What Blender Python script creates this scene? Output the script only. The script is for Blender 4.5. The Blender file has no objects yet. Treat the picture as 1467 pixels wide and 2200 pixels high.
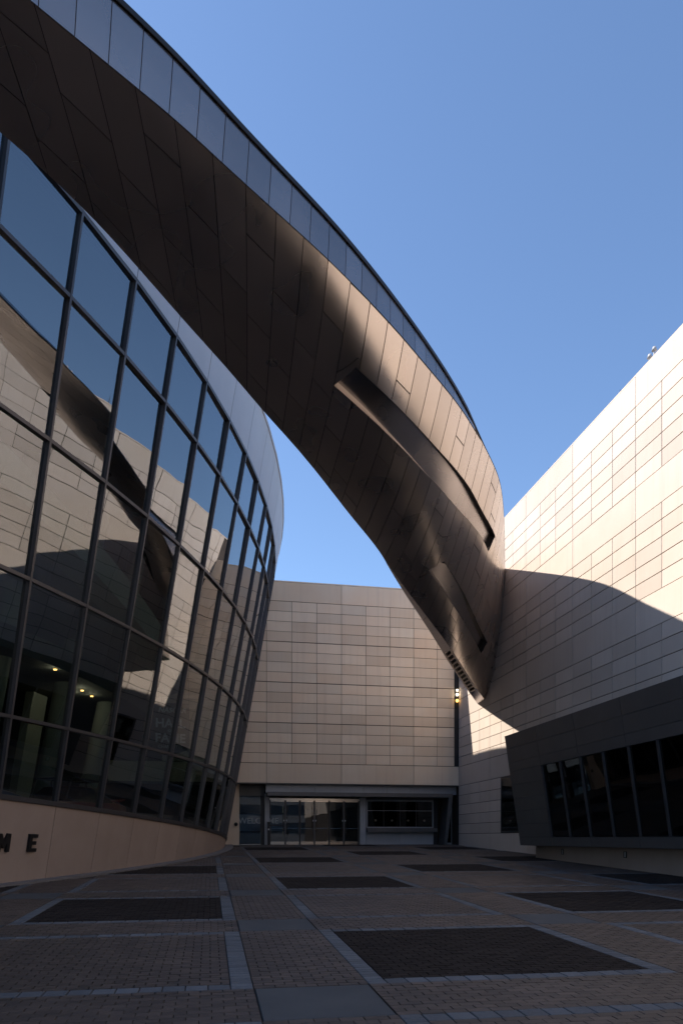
import bpy, bmesh, math, random
import numpy as np
from mathutils import Vector, Matrix
random.seed(7); rng = np.random.default_rng(7)
SC = bpy.context.scene
COL = SC.collection
R_ = math.radians
EYE = 1.6                                   # height of the camera above the paving under it

# ------------------------------------------------------------------ camera
cam = bpy.data.cameras.new('camera'); cam.sensor_width = 36; cam.lens = 36 * 1536 / 2200
cam.shift_y = 700 / 2200; cam.clip_start = 0.1; cam.clip_end = 5000
co = bpy.data.objects.new('camera', cam); COL.objects.link(co)
co.location = (0, 0, EYE); co.rotation_euler = (math.pi / 2, 0, 0); SC.camera = co
# ------------------------------------------------------------------ sky, sun, exposure
SUNDIR = Vector((-1.03, 0.065, 1.06)).normalized()      # towards the sun
w = bpy.data.worlds.new('World'); SC.world = w; w.use_nodes = True
nt = w.node_tree; nt.nodes.clear()
sky = nt.nodes.new('ShaderNodeTexSky'); sky.sky_type = 'NISHITA'; sky.sun_disc = False
sky.sun_elevation = math.asin(SUNDIR.z); sky.sun_rotation = math.atan2(SUNDIR.x, SUNDIR.y)
sky.altitude = 200; sky.air_density = 1.0; sky.dust_density = 0.4; sky.ozone_density = 4.5
bg = nt.nodes.new('ShaderNodeBackground'); bg.inputs[1].default_value = 0.067
wo = nt.nodes.new('ShaderNodeOutputWorld')
nt.links.new(sky.outputs[0], bg.inputs[0]); nt.links.new(bg.outputs[0], wo.inputs[0])
sl = bpy.data.lights.new('sun', 'SUN'); sl.energy = 2.35; sl.angle = R_(0.5); sl.color = (1, .91, .80)
so = bpy.data.objects.new('sun', sl); COL.objects.link(so); so.location = (-40, 0, 60)
so.rotation_euler = (-SUNDIR).to_track_quat('-Z', 'Y').to_euler()
SC.view_settings.view_transform = 'Standard'; SC.view_settings.look = 'None'
SC.view_settings.gamma = 1; SC.view_settings.use_curve_mapping = False
SC.view_settings.exposure = 1.8
SC.cycles.use_denoising = True
SC.cycles.max_bounces = 14; SC.cycles.diffuse_bounces = 8; SC.cycles.glossy_bounces = 6; SC.cycles.transparent_max_bounces = 12; SC.cycles.caustics_reflective = True; SC.cycles.blur_glossy = 1.0

# ------------------------------------------------------------------ frame of the place: v across, u away along the right-hand wall
TH = math.atan2(282.5, 1536.0)
UX, UY = -math.sin(TH), math.cos(TH); VX, VY = math.cos(TH), math.sin(TH)
def W(v, u, z): return (v * VX + u * UX, v * VY + u * UY, z + EYE)       # z counted from eye level
SLOPE = 0.0312
def gz(u): return -1.6 + SLOPE * u
RVU = Matrix.Rotation(TH, 3, 'Z')
WALLV, BACKU = 13.68, 38.155

# ------------------------------------------------------------------ materials
MATS = {}
def newmat(name):
    m = bpy.data.materials.new(name); m.use_nodes = True; n = m.node_tree.nodes; n.clear()
    o = n.new('ShaderNodeOutputMaterial'); b = n.new('ShaderNodeBsdfPrincipled')
    m.node_tree.links.new(b.outputs[0], o.inputs[0]); MATS[name] = m
    return m, n, m.node_tree.links, b, o
def node(n, t, **k):
    x = n.new(t)
    for a, v in k.items(): setattr(x, a, v)
    return x
def mixc(n, l, fac, a, b, bt='MIX'):
    x = n.new('ShaderNodeMix'); x.data_type = 'RGBA'; x.blend_type = bt
    for i, v in ((0, fac), (6, a), (7, b)):
        if hasattr(v, 'is_linked') or hasattr(v, 'links'): l.new(v, x.inputs[i])
        else: x.inputs[i].default_value = v if i == 0 else (*v, 1)
    return x.outputs[2]
def ramp(n, l, src, lo, hi, a=0., b=1.):
    x = n.new('ShaderNodeMapRange'); x.inputs[1].default_value = lo; x.inputs[2].default_value = hi
    x.inputs[3].default_value = a; x.inputs[4].default_value = b; l.new(src, x.inputs[0]); return x.outputs[0]
def noise(n, l, vec, scale, detail=4, rough=.55):
    x = n.new('ShaderNodeTexNoise'); x.inputs['Scale'].default_value = scale; x.inputs['Detail'].default_value = detail
    x.inputs['Roughness'].default_value = rough; l.new(vec, x.inputs['Vector']); return x.outputs[0]
def pieces_random(n, l):
    a = n.new('ShaderNodeObjectInfo'); g = n.new('ShaderNodeNewGeometry'); s = n.new('ShaderNodeMath'); s.operation = 'ADD'
    l.new(a.outputs['Random'], s.inputs[0]); l.new(g.outputs['Random Per Island'], s.inputs[1])
    f = n.new('ShaderNodeMath'); f.operation = 'FRACT'; l.new(s.outputs[0], f.inputs[0]); return f.outputs[0], g
def surface(name, c1, c2, rough=.8, metal=0., scale=1.5, piece=0.25, streak=0., bump=.15, bscale=40, spec=.4, stain=None, patch=0., spots=0.):
    """mottled surface with a tone of its own for each piece, fine relief and optional rain streaks"""
    m, n, l, b, o = newmat(name)
    rnd, g = pieces_random(n, l); pos = g.outputs['Position']
    off = n.new('ShaderNodeVectorMath'); off.operation = 'MULTIPLY_ADD'
    cmb = n.new('ShaderNodeCombineXYZ'); [l.new(rnd, cmb.inputs[i]) for i in range(3)]
    l.new(cmb.outputs[0], off.inputs[0]); off.inputs[1].default_value = (17, 31, 23); l.new(pos, off.inputs[2])
    nz = noise(n, l, off.outputs[0], scale, 6, .6)
    col = mixc(n, l, ramp(n, l, nz, .3, .7), c1, c2)
    if piece:
        v = ramp(n, l, rnd, 0, 1, 1 - piece, 1 + piece * .6)
        hs = n.new('ShaderNodeHueSaturation'); l.new(v, hs.inputs['Value']); l.new(col, hs.inputs['Color']); col = hs.outputs[0]
    if streak:
        mp = n.new('ShaderNodeMapping'); mp.inputs['Scale'].default_value = (3.2, 3.2, .12); l.new(pos, mp.inputs[0])
        st = noise(n, l, mp.outputs[0], 1.6, 3, .6)
        col = mixc(n, l, ramp(n, l, st, .52, .75, 0, streak), col, stain or tuple(x * .6 for x in c1))
    if patch:
        pz = noise(n, l, pos, .45, 5, .65)
        col = mixc(n, l, ramp(n, l, pz, .35, .68, 0, patch), col, tuple(x * .45 for x in c1))
    if spots:
        vo = n.new('ShaderNodeTexVoronoi'); vo.inputs['Scale'].default_value = 2.6; l.new(pos, vo.inputs['Vector'])
        col = mixc(n, l, ramp(n, l, vo.outputs['Distance'], .045, .03, 0, spots), col, tuple(x * .35 for x in c1))
    l.new(col, b.inputs['Base Color'])
    b.inputs['Roughness'].default_value = rough; b.inputs['Metallic'].default_value = metal
    b.inputs['Specular IOR Level'].default_value = spec
    if bump:
        bp = n.new('ShaderNodeBump'); bp.inputs['Strength'].default_value = bump; bp.inputs['Distance'].default_value = .01
        l.new(noise(n, l, pos, bscale, 3), bp.inputs['Height']); l.new(bp.outputs[0], b.inputs['Normal'])
    return m
surface('limestone', (.57, .48, .405), (.62, .54, .475), .75, scale=.35, piece=.10, streak=.28, bump=.08, spec=.3, stain=(.44, .36, .31))
surface('limestone_back', (.71, .54, .385), (.73, .62, .485), .6, scale=.3, piece=.13, streak=.22, bump=.05, spec=.35, stain=(.45, .33, .25))
surface('base_stone', (.33, .255, .21), (.38, .30, .25), .7, scale=.8, piece=.10, streak=.12, bump=.06)
surface('joint', (.05, .04, .035), (.07, .055, .05), .9, piece=0, bump=0)
surface('brick', (.076, .055, .043), (.100, .073, .058), .6, scale=9, piece=.42, patch=.8, spots=.7, bump=.25, bscale=90, spec=.5)
surface('brick_dark', (.021, .0165, .0145), (.031, .0245, .0215), .85, scale=9, piece=.38, patch=.4, bump=.25, bscale=90, spec=.12)
surface('granite', (.10, .109, .12), (.138, .149, .16), .8, scale=30, piece=.25, patch=.35, bump=.35, bscale=120, spec=.3)
surface('slab', (.075, .080, .084), (.092, .097, .10), .8, scale=2.2, piece=.1, patch=.5, spots=.6, bump=.12, bscale=60, spec=.3)
surface('sand', (.022, .018, .017), (.04, .032, .03), .95, scale=20, piece=0, bump=.4, bscale=60)
surface('kerbstone', (.15, .14, .135), (.19, .18, .175), .85, scale=2, piece=.08, bump=.15)
surface('asphalt', (.045, .045, .047), (.06, .06, .06), .9, scale=3, piece=0, bump=.3, bscale=80)
surface('bay_metal', (.135, .125, .120), (.16, .15, .145), .45, .35, scale=.8, piece=.12, bump=.02, spec=.4)
surface('frame_metal', (.088, .083, .085), (.10, .095, .098), .42, .5, piece=.05, bump=0)
surface('band_metal', (.40, .40, .42), (.45, .45, .47), .5, .3, scale=.6, piece=.06, bump=.02, bscale=3)
surface('portal_metal', (.10, .098, .097), (.125, .12, .118), .5, .4, piece=.05, bump=.02)
surface('fascia_grey', (.30, .31, .33), (.34, .35, .37), .5, .3, piece=.08, bump=.02)
surface('column_grey', (.36, .37, .39), (.40, .41, .43), .55, .1, piece=.05, bump=.02)
surface('dark_trim', (.02, .02, .022), (.03, .03, .032), .5, .2, piece=0, bump=0)
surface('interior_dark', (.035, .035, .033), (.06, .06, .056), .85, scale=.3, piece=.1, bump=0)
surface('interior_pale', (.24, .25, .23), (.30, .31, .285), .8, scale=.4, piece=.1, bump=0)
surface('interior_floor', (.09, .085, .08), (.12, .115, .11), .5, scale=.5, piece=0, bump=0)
surface('roofing', (.2, .2, .2), (.28, .28, .28), .9, scale=.4, piece=0, bump=.1)
surface('chrome', (.42, .37, .32), (.50, .45, .40), .18, 1., piece=.05, bump=.02, bscale=4)
surface('banner_grey', (.055, .06, .075), (.07, .075, .09), .8, scale=1, piece=0, bump=0)
surface('banner_blue', (.10, .14, .19), (.12, .165, .22), .8, scale=1, piece=0, bump=0)
surface('print_white', (.62, .63, .65), (.66, .67, .69), .7, piece=0, bump=0)
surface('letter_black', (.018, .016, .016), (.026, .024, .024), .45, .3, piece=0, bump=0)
surface('car_red', (.30, .02, .018), (.34, .026, .02), .3, .1, piece=0, bump=0)
surface('car_orange', (.75, .07, .02), (.80, .09, .03), .35, .0, piece=0, bump=0)
surface('car_blue', (.02, .05, .16), (.03, .07, .2), .3, .1, piece=0, bump=0)
surface('tyre', (.02, .02, .02), (.03, .03, .03), .8, piece=0, bump=0)
surface('tower_wall', (.34, .33, .33), (.40, .39, .39), .7, scale=.1, piece=.05, bump=0)
surface('tower_glass', (.05, .07, .10), (.08, .11, .15), .12, .0, scale=.2, piece=.3, bump=0, spec=.8)

def ribbon_metal(name, c1, c2, rough, bs):
    """brushed stainless sheet: reflective, slightly buckled, each sheet its own tone"""
    m, n, l, b, o = newmat(name); rnd, g = pieces_random(n, l); pos = g.outputs['Position']
    nz = noise(n, l, pos, .35, 1, .4)
    col = mixc(n, l, ramp(n, l, nz, .3, .7), c1, c2)
    hs = n.new('ShaderNodeHueSaturation'); l.new(ramp(n, l, rnd, 0, 1, .86, 1.08), hs.inputs['Value']); l.new(col, hs.inputs['Color'])
    l.new(hs.outputs[0], b.inputs['Base Color']); b.inputs['Metallic'].default_value = 1
    l.new(ramp(n, l, noise(n, l, pos, .8, 1), .3, .7, rough - .03, rough + .05), b.inputs['Roughness'])
    bp = n.new('ShaderNodeBump'); bp.inputs['Strength'].default_value = bs; bp.inputs['Distance'].default_value = .05
    l.new(noise(n, l, pos, 1.0, 0, .4), bp.inputs['Height']); l.new(bp.outputs[0], b.inputs['Normal'])
    return m
ribbon_metal('ribbon_sheet', (.60, .53, .485), (.65, .575, .53), .28, .04)
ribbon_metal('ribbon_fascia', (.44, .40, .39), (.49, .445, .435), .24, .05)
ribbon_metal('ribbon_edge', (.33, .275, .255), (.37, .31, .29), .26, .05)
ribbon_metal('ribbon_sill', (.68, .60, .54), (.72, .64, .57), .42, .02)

def glass(name, base, gain, tint, wave, wscale, gloss=(.95, .97, 1)):
    m, n, l, b, o = newmat(name); n.remove(b)
    g = n.new('ShaderNodeNewGeometry'); oi = n.new('ShaderNodeObjectInfo')
    vm = n.new('ShaderNodeVectorMath'); vm.operation = 'MULTIPLY_ADD'
    cb = n.new('ShaderNodeCombineXYZ'); [l.new(oi.outputs['Random'], cb.inputs[i]) for i in range(3)]
    l.new(cb.outputs[0], vm.inputs[0]); vm.inputs[1].default_value = (9, 13, 11); l.new(g.outputs['Position'], vm.inputs[2])
    bp = n.new('ShaderNodeBump'); bp.inputs['Strength'].default_value = wave; bp.inputs['Distance'].default_value = .03
    l.new(noise(n, l, vm.outputs[0], wscale, 1.0, .3), bp.inputs['Height'])
    gl = n.new('ShaderNodeBsdfGlossy'); gl.inputs['Roughness'].default_value = 0; gl.inputs['Color'].default_value = (*gloss, 1)
    l.new(bp.outputs[0], gl.inputs['Normal'])
    tr = n.new('ShaderNodeBsdfTransparent'); tr.inputs['Color'].default_value = (*tint, 1)
    fr = n.new('ShaderNodeFresnel'); fr.inputs['IOR'].default_value = 1.55
    ma = n.new('ShaderNodeMath'); ma.operation = 'MULTIPLY_ADD'; ma.use_clamp = True
    l.new(fr.outputs[0], ma.inputs[0]); ma.inputs[1].default_value = gain; ma.inputs[2].default_value = base
    fb = n.new('ShaderNodeMath'); fb.operation = 'SUBTRACT'; fb.inputs[0].default_value = 1; l.new(g.outputs['Backfacing'], fb.inputs[1])
    fm = n.new('ShaderNodeMath'); fm.operation = 'MULTIPLY'; l.new(ma.outputs[0], fm.inputs[0]); l.new(fb.outputs[0], fm.inputs[1])
    mx = n.new('ShaderNodeMixShader'); l.new(fm.outputs[0], mx.inputs[0]); l.new(tr.outputs[0], mx.inputs[1]); l.new(gl.outputs[0], mx.inputs[2])
    l.new(mx.outputs[0], o.inputs[0]); return m
glass('drum_glass', .13, 1.15, (.58, .66, .63), .28, .6)
glass('dark_glass', .02, .8, (.20, .20, .21), .25, .6)
glass('door_glass', .03, .7, (.75, .78, .78), .06, .8)
def emitter(name, col, s):
    m, n, l, b, o = newmat(name); b.inputs['Base Color'].default_value = (*col, 1)
    b.inputs['Emission Color'].default_value = (*col, 1); b.inputs['Emission Strength'].default_value = s
emitter('lamp_warm', (1, .55, .12), 1.1); emitter('lamp_white', (1, .86, .62), 1.5); emitter('downlight', (1, .5, .16), 1.6)

# ------------------------------------------------------------------ builders
def mesh(name, vs, fs, mat, smooth=False):
    me = bpy.data.meshes.new(name); me.from_pydata([tuple(map(float, v)) for v in vs], [], fs); me.update()
    if mat: me.materials.append(MATS[mat])
    if mat and mat.endswith('_glass'):
        bm = bmesh.new(); bm.from_mesh(me); bmesh.ops.recalc_face_normals(bm, faces=bm.faces); bm.to_mesh(me); bm.free()
    if smooth: me.polygons.foreach_set('use_smooth', [True] * len(me.polygons))
    return me
def base_of(parent):
    b = Vector((0, 0, 0)); p = parent
    while p is not None: b += p.location; p = p.parent
    return b
def obj(name, vs, fs, mat, parent=None, smooth=False):
    b = base_of(parent)
    o = bpy.data.objects.new(name, mesh(name, [Vector(v) - b for v in vs], fs, mat, smooth)); COL.objects.link(o); o.parent = parent
    return o
def place(name, me, loc, rot, parent=None):
    o = bpy.data.objects.new(name, me); COL.objects.link(o); o.parent = parent
    o.location = Vector(loc) - base_of(parent); o.rotation_euler = rot; return o
def tag(o, label=None, cat=None, group=None, kind=None):
    if label: o['label'] = label
    if cat: o['category'] = cat
    if group: o['group'] = group
    if kind: o['kind'] = kind
    return o
def thing(name, loc, label, cat, group=None):
    o = bpy.data.objects.new(name, None); COL.objects.link(o); o.location = loc; o.empty_display_size = .3
    return tag(o, label, cat, group)
BOXF = [(0, 3, 2, 1), (4, 5, 6, 7), (0, 1, 5, 4), (1, 2, 6, 5), (2, 3, 7, 6), (3, 0, 4, 7)]
class MB:
    """collects simple solids, in (v, u, z) coordinates unless told otherwise"""
    def __init__(s): s.v = []; s.f = []
    def hexa(s, p8):
        k = len(s.v); s.v += p8; s.f += [tuple(i + k for i in f) for f in BOXF]; return s
    def box(s, v0, v1, u0, u1, z0, z1):
        return s.hexa([W(*p) for p in ((v0, u0, z0), (v1, u0, z0), (v1, u1, z0), (v0, u1, z0), (v0, u0, z1), (v1, u0, z1), (v1, u1, z1), (v0, u1, z1))])
    def grid(s, rows, flip=False):
        k = len(s.v); n = len(rows[0])
        for r in rows: s.v += r
        for i in range(len(rows) - 1):
            for j in range(n - 1):
                q = (k + i * n + j, k + i * n + j + 1, k + (i + 1) * n + j + 1, k + (i + 1) * n + j)
                s.f.append(q[::-1] if flip else q)
        return s
    def tube(s, a, b, r, seg=8, r2=None):
        a, b = Vector(a), Vector(b); d = (b - a).normalized(); x = d.orthogonal().normalized(); y = d.cross(x); k = len(s.v)
        for p, rr in ((a, r), (b, r if r2 is None else r2)):
            for i in range(seg):
                t = 2 * math.pi * i / seg; s.v.append(tuple(p + (x * math.cos(t) + y * math.sin(t)) * rr))
        s.f += [(k + i, k + (i + 1) % seg, k + seg + (i + 1) % seg, k + seg + i) for i in range(seg)]
        s.f += [tuple(k + i for i in range(seg))[::-1], tuple(k + seg + i for i in range(seg))]; return s
    def out(s, name, mat, parent=None, smooth=False): return obj(name, s.v, s.f, mat, parent, smooth)
def chamfered(name, sx, sy, sz, ch, mat):
    """box sx x sy x sz about the origin in plan, top at 0, upper edges chamfered"""
    a, b, c, d = sx / 2, sy / 2, sx / 2 - ch, sy / 2 - ch
    vs = [(-a, -b, -sz), (a, -b, -sz), (a, b, -sz), (-a, b, -sz), (-a, -b, -ch), (a, -b, -ch), (a, b, -ch), (-a, b, -ch), (-c, -d, 0), (c, -d, 0), (c, d, 0), (-c, d, 0)]
    fs = [(0, 1, 5, 4), (1, 2, 6, 5), (2, 3, 7, 6), (3, 0, 4, 7), (4, 5, 9, 8), (5, 6, 10, 9), (6, 7, 11, 10), (7, 4, 8, 11), (8, 9, 10, 11)]
    return mesh(name, vs, fs, mat)
def text(name, s, size, depth, mat, parent, M, shear=0., bold=0., align='CENTER'):
    cu = bpy.data.curves.new(name, 'FONT'); cu.body = s; cu.size = size; cu.extrude = depth; cu.shear = shear; cu.offset = bold
    cu.align_x = align; cu.align_y = 'CENTER'; cu.resolution_u = 3
    t = bpy.data.objects.new('tmp', cu); COL.objects.link(t); bpy.context.view_layer.update()
    me = bpy.data.meshes.new_from_object(t.evaluated_get(bpy.context.evaluated_depsgraph_get()))
    bpy.data.objects.remove(t); me.transform(Matrix.Translation(-base_of(parent)) @ M); me.materials.clear(); me.materials.append(MATS[mat])
    o = bpy.data.objects.new(name, me); COL.objects.link(o); o.parent = parent; return o
def spl(xs, ys):
    xs = np.array(xs, float); ys = np.array(ys, float); n = len(xs); h = np.diff(xs)
    M = np.zeros((n, n)); r = np.zeros(n); M[0, 0] = M[-1, -1] = 1
    for i in range(1, n - 1):
        M[i, i - 1] = h[i - 1]; M[i, i] = 2 * (h[i - 1] + h[i]); M[i, i + 1] = h[i]
        r[i] = 6 * ((ys[i + 1] - ys[i]) / h[i] - (ys[i] - ys[i - 1]) / h[i - 1])
    m = np.linalg.solve(M, r)
    def e(x):
        i = int(min(max(np.searchsorted(xs, x) - 1, 0), n - 2)); t = x - xs[i]; hh = h[i]
        b = (ys[i + 1] - ys[i]) / hh - hh * (2 * m[i] + m[i + 1]) / 6
        return float(ys[i] + b * t + m[i] / 2 * t * t + (m[i + 1] - m[i]) / (6 * hh) * t ** 3)
    return e

# ------------------------------------------------------------------ drum geometry (an inverted cone about a vertical axis)
DX, DY, DR, DL = -46.99, 29.54, 41.71, .1807
def C(ang, z, off=0.):
    r = DR + DL * z + off; a = R_(ang); return (DX + r * math.cos(a), DY + r * math.sin(a), z + EYE)
def in_drum(x, y, z, margin=0.): return math.hypot(x - DX, y - DY) < DR + DL * z + margin
RINGS = [2.64, 5.56, 8.46, 11.38, 13.07]; ROOFZ = 15.0
A0, STEP, NCOL0, NCOL1 = -19.35, 2.5, -9, 13
def sill(a): return .894 - .0341 * (a + 19.28)
def uv_of(x, y): return x * VX + y * VY, x * UX + y * UY
def ground_at(x, y): return gz(uv_of(x, y)[1])

# ================================================================== GROUND AND PAVING
us = [-900, -60, -40, 0, 20, 40, 60, 900]; rows = []
for u in us:
    rows.append([W(v, u, gz(min(max(u, -45), 45)) - .06) for v in (-900, -60, 0, 60, 900)])
tag(MB().grid(rows, True).out('ground', 'asphalt'), kind='structure')
P = 4.375
def v_right(u): return 12.64 if u < 26.4 else WALLV - .01
UA_, UB_ = -3.0, 39.3
plaza = MB().grid([[W(v, u, gz(u) - .018) for v in np.linspace(-24, 13.6, 6)] for u in (UA_, 39.6)], True).out('plaza', 'sand')
tag(plaza, kind='structure')
bricks, stones, slabs = [], [], []        # (v, u, half v, half u, kind)
def fill_bricks(v0, v1, u0, u1, dark):
    L, Wd, g = .2, .1, .004
    nr = max(1, round((u1 - u0) / Wd)); wu = (u1 - u0) / nr
    for r in range(nr):
        u = u0 + (r + .5) * wu; v = v0 - (L / 2 if r % 2 else 0)
        while v < v1 - .02:
            a, b = max(v, v0), min(v + L, v1)
            if b - a > .04: bricks.append(((a + b) / 2, u, (b - a) / 2 - g / 2 - .001, wu / 2 - g / 2, dark))
            v += L
def fill_stones(v0, v1, u0, u1, lv, lu):
    nv, nu = max(1, round((v1 - v0) / lv)), max(1, round((u1 - u0) / lu)); a, b = (v1 - v0) / nv, (u1 - u0) / nu
    for i in range(nv):
        for j in range(nu): stones.append((v0 + (i + .5) * a, u0 + (j + .5) * b, a / 2 - .005, b / 2 - .005, 0))
for r in range(-2, 8):
    s0 = 5.58 + P * r; s1 = s0 + 1.07; e = s0 + P          # strip s0..s1, then the cell row s1..e
    if s0 > UB_: break
    for c in range(-3, 4):
        L0, L1, R0, R1 = .19 + P * c, .40 + P * c, 1.49 + P * c, 1.68 + P * c; N = .19 + P * (c + 1)
        slabs.append(((L1 + R0) / 2, (s0 + s1) / 2, (R0 - L1) / 2 - .012, (s1 - s0) / 2 - .012, 0))
        fill_bricks(R0, N + .21, s0, s1, 0)
        fill_stones(L0, L1, s1, e, .3, .105); fill_stones(R0, R1, s1, e, .3, .105)
        fill_bricks(L1, R0, s1, e, 0)
        fill_stones(R1, N, s1, s1 + .2, .2, .3); fill_stones(R1, N, e - .2, e, .2, .3)
        fill_bricks(R1, N, s1 + .2, e - .2, 1 if (c + r) % 2 == 0 else 0)
def keep(t):
    v, u = t[0], t[1]
    if u < UA_ or u > UB_ or v > v_right(u): return False
    x, y, _ = W(v, u, 0); return not in_drum(x, y, gz(u), .44)
bricks = [t for t in bricks if keep(t)]; stones = [t for t in stones if keep(t)]; slabs = [t for t in slabs if keep(t)]
def in_view(t):
    x, y, z = W(t[0], t[1], gz(t[1])); 
    if y < 1: return False
    px, py = 733.5 + 1536 * x / y, 1800 - 1536 * (z - EYE) / y
    return -10 < px < 1480 and py < 2215
PITCH = math.atan(SLOPE); PROT = (Matrix.Rotation(TH, 3, 'Z') @ Matrix.Rotation(PITCH, 3, 'X')).to_euler()
def lay(items, one, name_stuff, mats, thick, ch, limit, jit):
    items = sorted(items, key=lambda t: t[1]); seen = [t for t in items if in_view(t)]
    single = set(id(t) for t in seen[:limit]); cache = {}
    for t in seen[:limit]:
        key = (round(t[2], 3), round(t[3], 3), t[4])
        if key not in cache: cache[key] = chamfered(one, 2 * t[2], 2 * t[3], thick, ch, mats[t[4]])
        e = Matrix.Rotation(TH, 3, 'Z') @ Matrix.Rotation(PITCH + random.gauss(0, jit), 3, 'X') @ Matrix.Rotation(random.gauss(0, jit), 3, 'Y')
        place(one, cache[key], W(t[0], t[1], gz(t[1]) + random.uniform(-.0015, .0015)), e.to_euler(), plaza)
    rest = [t for t in items if id(t) not in single]
    for k, m in enumerate(mats):
        sub = [t for t in rest if t[4] == k]
        if not sub: continue
        T = np.array([t[:4] for t in sub]); N = len(T); vs = np.zeros((N, 8, 3)); tv, tu = rng.normal(0, jit, (2, N))
        dz = rng.uniform(-.0015, .0015, N)
        for i, (a, b, top) in enumerate(((-1, -1, 0), (1, -1, 0), (1, 1, 0), (-1, 1, 0), (-1, -1, 1), (1, -1, 1), (1, 1, 1), (-1, 1, 1))):
            sh = ch if top else 0
            v = T[:, 0] + a * (T[:, 2] - sh); u = T[:, 1] + b * (T[:, 3] - sh)
            z = -1.6 + SLOPE * u + dz + tv * a * T[:, 2] + tu * b * T[:, 3] - (0 if top else thick)
            vs[:, i, 0] = v * VX + u * UX; vs[:, i, 1] = v * VY + u * UY; vs[:, i, 2] = z + EYE
        F = np.array([(4, 5, 6, 7), (0, 1, 5, 4), (1, 2, 6, 5), (2, 3, 7, 6), (3, 0, 4, 7)])
        fs = (F[None] + 8 * np.arange(N)[:, None, None]).reshape(-1, 4)
        me = bpy.data.meshes.new(name_stuff); me.from_pydata(vs.reshape(-1, 3).tolist(), [], fs.tolist()); me.materials.append(MATS[m])
        o = bpy.data.objects.new(name_stuff, me); COL.objects.link(o); o.parent = plaza; o['kind'] = 'stuff'
lay(bricks, 'brick', 'brick_paving', ['brick', 'brick_dark'], .03, .003, 300, .006)
lay(stones, 'stone', 'stone_edging', ['granite'], .03, .005, 300, .008)
lay(slabs, 'slab', 'slab_paving', ['slab'], .03, .006, 300, .0008)
# kerb at the foot of the drum
rows = []
for a in np.arange(-45, 13, .5):
    x, y, _ = C(a, -1.2); g = ground_at(x, y)
    rows.append([C(a, g - .05, -.1), C(a, g + .035, -.1), C(a, g + .035, .42), C(a, g - .05, .43)])
tag(MB().grid(rows).out('kerb', 'kerbstone'), kind='structure')

# ================================================================== RIGHT-HAND BUILDING
rb = thing('clad_hall', W(WALLV, 18, gz(18)), 'tall pale stone clad hall with a sunlit wall above a dark window bay', 'building')
MB().box(WALLV + .035, WALLV + 14, -26, BACKU + 14, -2.6, 15.10).out('wall_core', 'joint', rb)
MB().box(WALLV + .01, WALLV + 14.05, -26.05, BACKU + 14, 15.105, 15.16).out('coping', 'limestone', rb)
MODU = 4.13 / 3; U0 = 21.27
levels = []                                   # (z top, z bottom, band?)
z = 15.10; levels.append((z, 14.1, True)); z = 14.1
while z > -2:
    for i in range(5): levels.append((z - i * .533, z - (i + 1) * .533, False))
    levels.append((z - 5 * .533, z - 3.735, True)); z -= 3.735
WIN = (29.62, 32.1, .23, 2.90)
cache = {}
far_v, far_f = [], []
def wall_panel(u0, u1, z0, z1):
    # near part one by one, the part outside the view joined
    if u0 > 17.5:
        key = (round(u1 - u0, 3), round(z1 - z0, 3))
        if key not in cache: cache[key] = chamfered('panel', key[0] - .026, key[1] - .026, .03, .003, 'limestone')
        # local x -> -u, local y -> z, local z -> -v (outwards)
        M = Matrix(((-UX, 0, -VX), (-UY, 0, -VY), (0, 1, 0)))
        place('panel', cache[key], W(WALLV + random.uniform(0, .003), (u0 + u1) / 2, (z0 + z1) / 2), M.to_euler(), rb)
    else:
        k = len(far_v); g = .007
        for p in ((WALLV, u0 + g, z0 + g), (WALLV, u1 - g, z0 + g), (WALLV, u1 - g, z1 - g), (WALLV, u0 + g, z1 - g)): far_v.append(W(*p))
        for p in ((WALLV + .03, u0 + g, z0 + g), (WALLV + .03, u1 - g, z0 + g), (WALLV + .03, u1 - g, z1 - g), (WALLV + .03, u0 + g, z1 - g)): far_v.append(W(*p))
        far_f.extend([(k, k + 1, k + 2, k + 3), (k, k + 4, k + 5, k + 1), (k + 1, k + 5, k + 6, k + 2), (k + 2, k + 6, k + 7, k + 3), (k + 3, k + 7, k + 4, k)])
kmaj = range(-12, 6)
for zt, zb, band in levels:
    for km in kmaj:
        a = U0 + 4.13 * km
        spans = [(a, a + 4.13)] if band else [(a + i * MODU, a + (i + 1) * MODU) for i in range(3)]
        for u0, u1 in spans:
            u0, u1 = max(u0, -25.8), min(u1, BACKU + .02)
            if u1 - u0 < .1: continue
            if zt < gz(u0) - .05: continue
            um = (u0 + u1) / 2
            if not band and WIN[0] - .3 < um < WIN[1] and zt < 2.95 and zb > .2: continue
            if um < 26.3 and u1 < 27.5 and zt < 3.9: continue                     # behind the bay
            wall_panel(u0, u1, zb, zt)
tag(obj('panel_field', far_v, far_f, 'limestone', rb), kind='stuff')
u0w, u1w = U0 + 4.13 * 2, U0 + 4.13 * 2 + 2 * MODU
fr = MB(); fr.box(WALLV - .02, WALLV + .03, u0w + .02, u0w + .09, .25, 2.88).box(WALLV - .02, WALLV + .03, u1w - .09, u1w - .02, .25, 2.88)
fr.box(WALLV - .02, WALLV + .03, u0w + .09, u1w - .09, .25, .32).box(WALLV - .02, WALLV + .03, u0w + .09, u1w - .09, 2.81, 2.88)
wf = fr.out('window', 'frame_metal', rb); MB().box(WALLV + .005, WALLV + .02, u0w + .09, u1w - .09, .32, 2.81).out('pane', 'dark_glass', wf)
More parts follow.
